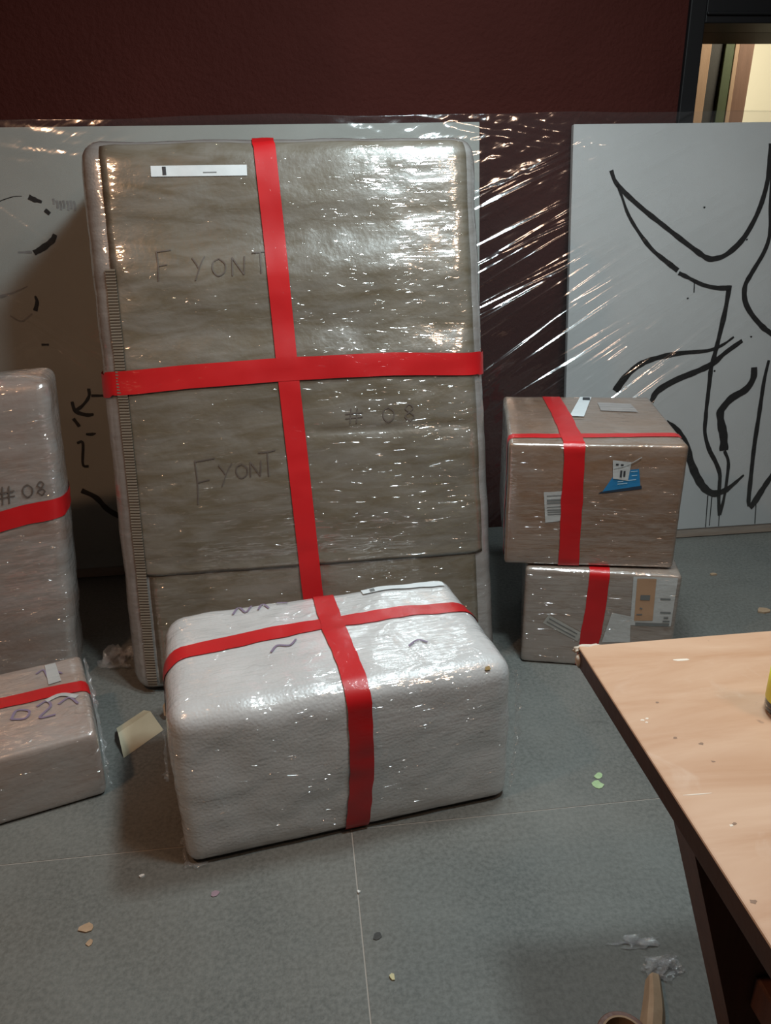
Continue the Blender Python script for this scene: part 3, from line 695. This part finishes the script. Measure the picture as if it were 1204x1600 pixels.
# ------------------------------------------------------------------ stretch film sheet over both canvases
import numpy as np
def vnoise(x, y, seed):
    """smooth value noise on arrays"""
    rng = np.random.RandomState(seed); tab = rng.rand(256, 256)
    xi = np.floor(x).astype(int); yi = np.floor(y).astype(int); fx = x - xi; fy = y - yi
    fx = fx * fx * (3 - 2 * fx); fy = fy * fy * (3 - 2 * fy)
    t = lambda i, j: tab[i % 256, j % 256]
    return (t(xi, yi) * (1 - fx) + t(xi + 1, yi) * fx) * (1 - fy) + (t(xi, yi + 1) * (1 - fx) + t(xi + 1, yi + 1) * fx) * fy - 0.5
def film_sheet():
    def sm(a, b, x):
        t = np.clip((x - a) / (b - a), 0, 1); return t * t * (3 - 2 * t)
    xs_ = np.concatenate([np.linspace(-1.5, 0.65, 230)[:-1], np.linspace(0.65, 2.72, 600)])
    zs_ = np.linspace(0.03, 1.765, 560)
    X, Z = np.meshgrid(xs_, zs_)
    yl = LCY + Z * math.tan(LCL); yr = RCY + Z * math.tan(RCL)
    Y = yl + (yr - yl) * sm(0.765, 1.125, X)
    gap = sm(0.75, 0.80, X) * (1 - sm(1.08, 1.13, X))
    D = np.full_like(X, 0.009)
    top = sm(1.50, 1.70, Z)
    # long tension folds rising to the right from behind the tall crate
    rng = np.random.RandomState(5)
    for k in range(60):
        z0 = rng.uniform(0.05, 1.30) if k % 5 else rng.uniform(1.2, 1.5); ang = math.radians(37 - 15 * min(1, max(0, (z0 - 0.3) / 1.1)) + rng.uniform(-4, 4))
        d = (Z - z0 - (X - 0.75) * math.tan(ang) + 0.03 * (X - 0.75) ** 2) * math.cos(ang)
        wd = rng.uniform(0.004, 0.0085); c = rng.uniform(0.75, 1.5) if k % 3 else rng.uniform(1.2, 2.2); ln = rng.uniform(0.3, 0.8)
        win = np.exp(-((X - c) / ln) ** 4) * (X > 0.70)
        am = rng.uniform(0.4, 1.0) * wd * 0.72 * (0.6 + 0.8 * (vnoise(X * 4 + k, X * 0 + k * 1.7, 20 + k) + 0.5))
        D += am * win * np.exp(-(d / wd) ** 2)
    for k in range(5):     # folds on the far left run the other way
        z0 = rng.uniform(0.8, 1.5); ang = math.radians(-38 + rng.uniform(-6, 6)); wd = rng.uniform(0.007, 0.012)
        d = (Z - z0 - (X + 1.0) * math.tan(ang)) * math.cos(ang)
        D += rng.uniform(0.3, 0.8) * wd * 0.5 * np.exp(-((X + 1.0) / 0.3) ** 4) * np.exp(-(d / wd) ** 2)
    # crinkled, slack upper hem
    cr = vnoise(X * 7 + 3, Z * 46 + X * 6, 1) * 0.006 + vnoise(X * 22, Z * 60 - X * 12, 2) * 0.003
    D += top * (cr + 0.003) * (0.35 + 0.65 * np.maximum(gap, sm(0.2, 0.7, X) * (1 - sm(1.2, 1.6, X))))
    D += gap * (vnoise(X * 7, Z * 11 - X * 5, 3) * 0.009 + vnoise(X * 16, Z * 22 - X * 12, 6) * 0.0022)
    D += vnoise(X * 3, Z * 4, 4) * 0.006 + 0.004
    Y = Y - D
    Z2 = Z + sm(1.70, 1.765, Z) * (0.010 + 0.022 * vnoise(X * 3.3, X * 0 + 0.5, 8) + 0.012 * np.exp(-((X - 1.0) / 0.28) ** 2))
    nz, nx = X.shape
    V = np.stack([X, Y, Z2], -1).reshape(-1, 3)
    lip = V[(nz - 1) * nx:].copy(); lip[:, 1] += 0.045; lip[:, 2] += 0.006 * vnoise(lip[:, 0] * 8, lip[:, 0] * 0, 9)
    V = np.concatenate([V, lip])
    i = np.arange(nx - 1)[None, :]; j = np.arange(nz)[:, None]
    a = (j * nx + i).reshape(-1)
    Fc = np.stack([a, a + 1, a + nx + 1, a + nx], 1)
    return mesh('stretch_film', V.tolist(), Fc.tolist(), M_film, True)
link('stretch_film', film_sheet(), None, None, 'clear wrinkled stretch film sheet covering both canvases and the gap between them', 'film')

# ------------------------------------------------------------------ table
TX, TY = 0.462, 1.141
tb = thing('wooden_table', 'worn brown wooden table in the right foreground with a dark edge', 'table', (TX, TY, 0))
me = box_mesh('tabletop', (0.0, -1.25, 0.7115), (1.35, 0.0, 0.75), M_table, 0.003, 2)
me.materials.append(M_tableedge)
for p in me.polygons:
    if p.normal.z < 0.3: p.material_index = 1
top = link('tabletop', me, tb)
# chipped corner
bm = bmesh.new(); bmesh.ops.create_icosphere(bm, subdivisions=3, radius=1)
for v in bm.verts:
    c = v.co.copy(); k = 1 + 0.5 * noise.noise(c * 2.3)
    v.co = Vector((0.020 + c.x * 0.026 * k, -0.002 + c.y * 0.0085 * k, 0.7435 + c.z * 0.0075 * k))
link('chipped_corner', from_bm('chipped_corner', bm, M_chip, True), tb)
bm = bmesh.new(); bmesh.ops.create_icosphere(bm, subdivisions=2, radius=1)
for v in bm.verts:
    c = v.co.copy(); k = 1 + 0.5 * noise.noise(c * 2.0)
    v.co = Vector((0.001 + c.x * 0.006 * k, -0.008 + c.y * 0.010 * k, 0.727 + c.z * 0.014 * k))
link('chipped_corner', from_bm('chipped_corner', bm, M_chip, True), tb)
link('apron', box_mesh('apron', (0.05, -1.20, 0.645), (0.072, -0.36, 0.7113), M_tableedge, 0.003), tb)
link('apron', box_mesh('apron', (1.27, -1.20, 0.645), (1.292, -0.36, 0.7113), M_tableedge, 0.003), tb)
def beam(name, a, b, wx, wy, m):
    a, b = Vector(a), Vector(b); d = (b - a); L = d.length; q = d.to_track_quat('Z', 'X')
    bm = bmesh.new(); add_box(bm, (-wx / 2, -wy / 2, 0), (wx / 2, wy / 2, L), 0.004, 2)
    me = from_bm(name, bm, m); me.transform(Matrix.Translation(a) @ q.to_matrix().to_4x4()); me.update(); return me
def xbeam(name, x0, x1, y, th, wd):
    """splayed flat leg, foot and head cut level"""
    z0, z1 = 0.0, 0.7112
    V = []
    for (x, z) in ((x0, z0), (x1, z1)):
        for yy in (y - th / 2, y + th / 2):
            V += [(x - wd / 2, yy, z), (x + wd / 2, yy, z)]
    Fc = [(0, 1, 5, 4), (3, 2, 6, 7), (2, 0, 4, 6), (1, 3, 7, 5), (0, 2, 3, 1), (4, 5, 7, 6)]
    return mesh(name, V, Fc, M_tableleg)
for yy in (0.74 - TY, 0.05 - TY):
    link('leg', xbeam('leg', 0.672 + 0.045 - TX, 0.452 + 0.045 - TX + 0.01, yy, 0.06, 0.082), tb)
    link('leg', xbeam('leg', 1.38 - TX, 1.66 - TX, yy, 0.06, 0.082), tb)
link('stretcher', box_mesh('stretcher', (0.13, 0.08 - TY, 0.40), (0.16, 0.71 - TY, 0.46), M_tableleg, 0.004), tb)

M_scratch = plain('pale_scratch', (0.72, 0.62, 0.52), 0.7)
M_knot = plain('dark_dent', (0.24, 0.145, 0.095), 0.7)
def spot(name, x, y, rx, ry, m, seed, rot=0.0):
    random.seed(seed); n = 9; V = [(0, 0, 0.0006)]
    for i in range(n):
        a = 2 * math.pi * i / n; k = random.uniform(0.65, 1.2)
        V.append((rx * k * math.cos(a), ry * k * math.sin(a), 0.0002))
    o = link(name, mesh(name, V, [(0, 1 + i, 1 + (i + 1) % n) for i in range(n)], m), tb); o.location = (x, y, 0.75); o.rotation_euler = (0, 0, rot)
spot('scratch', 0.032, -0.376, 0.024, 0.0010, M_scratch, 1, -0.04)
spot('pale_scuff', 0.158, -0.068, 0.013, 0.004, M_scratch, 2, -0.1)
for k, (x, y) in enumerate([(0.025, -0.216), (0.033, -0.213), (0.029, -0.222), (0.047, -0.434)]): spot('pale_scuff', x, y, 0.003, 0.002, M_scratch, 5 + k)
for k, (x, y, r) in enumerate([(0.066, -0.177, 0.0028), (0.055, -0.262, 0.0035), (0.084, -0.318, 0.003), (0.052, -0.432, 0.0034), (0.012, -0.545, 0.0045), (0.086, -0.28, 0.004)]): spot('dent', x, y, r * 1.0, r * 0.7, M_knot, 20 + k)

# clear bottle with yellow drink on the table
def lathe(name, prof, m, n=36, smooth=True):
    bm = bmesh.new()
    vs = [[bm.verts.new((max(r, 1e-4) * math.cos(2 * math.pi * i / n), max(r, 1e-4) * math.sin(2 * math.pi * i / n), z)) for r, z in prof] for i in range(n)]
    for i in range(n):
        for k in range(len(prof) - 1):
            bm.faces.new((vs[i][k], vs[(i + 1) % n][k], vs[(i + 1) % n][k + 1], vs[i][k + 1]))
    bmesh.ops.remove_doubles(bm, verts=bm.verts[:], dist=3e-4)
    return from_bm(name, bm, m, smooth)
ng = N('clear_glass'); pg = ng.principled((0.95, 0.96, 0.94), 0.05); pg.inputs['Transmission Weight'].default_value = 1.0; pg.inputs['IOR'].default_value = 1.45
bt = thing('glass_bottle', 'small clear bottle with a yellow label at the right edge of the table', 'bottle', (0.712, 0.913, 0.7505))
link('glass', lathe('glass', [(0, 0.0), (0.026, 0.0), (0.031, 0.003), (0.0325, 0.009), (0.0325, 0.085), (0.030, 0.10), (0.016, 0.125), (0.013, 0.135), (0.013, 0.155), (0.010, 0.155), (0.010, 0.135), (0.0135, 0.124), (0.027, 0.099), (0.0295, 0.085), (0.0295, 0.014), (0.025, 0.008), (0, 0.008)], ng.m), bt)
link('label_band', lathe('label_band', [(0.0328, 0.022), (0.0332, 0.0225), (0.0332, 0.074), (0.0328, 0.0745)], mottled('yellow_label', (0.72, 0.70, 0.03), (0.80, 0.78, 0.05), 20, 0.4)), bt)
link('cap', lathe('cap', [(0, 0.172), (0.0145, 0.172), (0.0155, 0.170), (0.0155, 0.1555), (0, 0.1555)], plain('dark_cap', (0.05, 0.03, 0.02), 0.5)), bt)

# ------------------------------------------------------------------ litter on the floor
def crumple(name, label, cat, loc, size, m, seed):
    n = 34; V = []; Fc = []
    for j in range(n + 1):
        for i in range(n + 1):
            u, v = i / n - 0.5, j / n - 0.5
            q = Vector((u * 3.2, v * 3.2, seed))
            d = Vector((noise.noise(q * 1.3), noise.noise(q * 1.3 + Vector((9, 0, 0))), noise.noise(q * 1.7 + Vector((0, 7, 0)))))
            e = Vector((noise.noise(q * 3.5 + Vector((3, 3, 0))), noise.noise(q * 3.5 + Vector((5, 1, 0))), noise.noise(q * 4.0 + Vector((0, 2, 4)))))
            edge = 1 - 0.6 * min(1, (u * u + v * v) * 4)
            V.append(Vector((size[0] * (u * 1.5 + d.x * 0.9 + e.x * 0.3), size[1] * (v * 1.5 + d.y * 0.9 + e.y * 0.3), max(0.0, size[2] * edge * (0.35 + 0.8 * d.z + 0.7 * abs(e.z))) + 0.0008)))
    for j in range(n):
        for i in range(n):
            a = j * (n + 1) + i; Fc.append((a, a + 1, a + n + 2, a + n + 1))
    o = link(name, mesh(name, V, Fc, m), None, None, label, cat); o.location = loc; return o
def flake(name, label, cat, loc, r, m, seed, th=0.0018, n=9, asp=1.0, rot=0.0, group=None, parent=None):
    random.seed(seed); V = []; 
    rad = [r * random.uniform(0.6, 1.15) for _ in range(n)]
    for z in (0.0003, th):
        for i in range(n):
            a = 2 * math.pi * i / n
            V.append((rad[i] * math.cos(a), asp * rad[i] * math.sin(a), z + (th * random.uniform(0, 0.9) if z > 0.0005 else 0)))
    Fc = [tuple(reversed(range(n))), tuple(range(n, 2 * n))] + [(i, (i + 1) % n, n + (i + 1) % n, n + i) for i in range(n)]
    o = link(name, mesh(name, V, Fc, m), parent, None, label, cat, group); o.location = loc; o.rotation_euler = (0, 0, rot); return o
crumple('crumpled_film', 'crumpled scrap of clear film on the floor by the kraft paper strip', 'film', (0.672, 1.062, 0.0), (0.040, 0.026, 0.022), M_filmloose, 3.0)
crumple('crumpled_film', 'thin torn film wisp lying above the crumpled film scrap', 'film', (0.648, 1.125, 0.0), (0.045, 0.016, 0.008), M_filmloose, 9.0)
crumple('crumpled_film', 'crumpled clear film on dark floor between low box and tallest crate', 'film', (-0.685, 2.42, 0.0), (0.06, 0.06, 0.05), M_filmloose, 5.0)
# kraft paper strip curling up from the floor
V = []; Fc = []; ns = 12
for i in range(ns + 1):
    t = i / ns; y = 0.028 - 0.16 * t; x = -0.085 * t + 0.008 * math.sin(t * 2.6)
    hgt = 0.022 + 0.016 * min(1, t * 2.2) - 0.010 * t; wl = 0.013 + 0.012 * min(1, t * 2); wr = 0.020 + 0.008 * min(1, t * 2)
    for (dx, z) in ((-wl, 0.0006), (-wl * 0.45, hgt * 0.8), (0.0, hgt), (wr * 0.7, hgt * 0.66), (wr, 0.0006), (wr - 0.0015, 0.0005), (wr * 0.66, hgt * 0.60), (0.0, hgt - 0.0015), (-wl * 0.40, hgt * 0.74), (-wl + 0.0015, 0.0005)):
        V.append((x + dx, y, z))
for i in range(ns):
    for k in range(10): a = 10 * i; Fc.append((a + k, a + (k + 1) % 10, a + 10 + (k + 1) % 10, a + 10 + k))
o = link('paper_strip', mesh('paper_strip', V, Fc, M_scrap), None, None, 'curled kraft paper strip on the floor at the bottom beside the table leg', 'paper'); o.location = (0.640, 1.014, 0.0)
roll('tape_roll', 'brown packing tape roll on the floor, cut off by the bottom edge', 'tape', (0.522, 0.909, 0.0), 0.049, 0.036, 0.048, mottled('brown_tape_roll', (0.16, 0.07, 0.045), (0.2, 0.09, 0.06), 10, 0.4), M_scrap)
# cream cardboard angle strip behind the front box
V = []; Fc = []
for (q0, slant) in ((0.0, 0.6), (0.15, 0.2)):
    for (q, z) in ((0.0, 0.001), (0.068, 0.034), (0.112, 0.016), (0.111, 0.0125), (0.068, 0.031), (0.002, 0.0005)):
        V.append((q0 + slant * q, q, z))
for k in range(6): Fc.append((k, (k + 1) % 6, 6 + (k + 1) % 6, 6 + k))
Fc += [tuple(reversed(range(6))), tuple(range(6, 12))]
o = link('cardboard_strip', mesh('cardboard_strip', V, Fc, M_cream), None, None, 'cream cardboard angle strip on the floor left of the bubble-wrapped box', 'cardboard'); o.location = (-0.572, 1.89, 0); o.rotation_euler = (0, 0, math.radians(50))
fl = flake('cardboard_scrap', 'orange-brown cardboard scrap beside the bottom corner of the tallest crate', 'cardboard', (-0.440, 2.065, 0.034), 0.045, M_scrap, 5, 0.004, 8, 0.8, 0.4)
fl.rotation_euler = (math.radians(55), 0, math.radians(-20))
flake('cardboard_scrap', 'beige paper flake on the floor in the lower left', 'scrap', (-0.545, 1.318, 0), 0.019, M_scrap, 11, 0.002, 9, 0.7)
flake('cardboard_scrap', 'small beige flake just below the larger lower left flake', 'scrap', (-0.530, 1.280, 0), 0.009, M_scrap, 12, 0.0015)
flake('paint_chip', 'white chip on the floor left of the silvery box corner', 'scrap', (-0.4454, 1.448, 0), 0.0085, M_whitechip, 13, 0.003, 8, 0.6, 0.4)
flake('paint_chip', 'yellowish chip on the floor at the bottom right of the seam', 'scrap', (0.1155, 1.114, 0), 0.0065, mottled('yellow_chip', (0.5, 0.45, 0.25), (0.6, 0.52, 0.3), 40), 14, 0.003, 7, 1.3)
flake('paint_chip', 'tiny white chip lying on the seam between floor panels', 'scrap', (0.064, 1.335, 0), 0.004, M_whitechip, 15, 0.003)
flake('cardboard_scrap', 'small orange card scrap near the foot of the right canvas', 'scrap', (1.665, 2.73, 0), 0.018, M_scrap, 16, 0.004, 8, 0.6)
flake('cardboard_scrap', 'tan card scrap on the floor just above the far table edge', 'scrap', (1.70, 2.415, 0), 0.030, M_scrap, 17, 0.005, 7, 0.6)
pan = [c for c in slab.children]
flake('paint_spot', None, None, (0.738, 1.600, 0.0006), 0.017, M_greenpaint, 18, 0.0009, 11, 1.2, 0.5, parent=slab)
flake('paint_spot', None, None, (0.752, 1.632, 0.0006), 0.010, M_greenpaint, 19, 0.0009, 9, 1.8, -0.6, parent=slab)
flake('paint_spot', None, None, (-0.268, 1.375, 0.0006), 0.011, mottled('mauve_spot', (0.25, 0.17, 0.2), (0.3, 0.2, 0.24), 30), 20, 0.0009, 9, 0.7, 0.3, parent=slab)
flake('paint_spot', None, None, (0.095, 1.215, 0.0006), 0.012, mottled('dark_spot', (0.035, 0.033, 0.03), (0.05, 0.045, 0.04), 30), 21, 0.0009, 9, 0.8, 0.3, parent=slab)
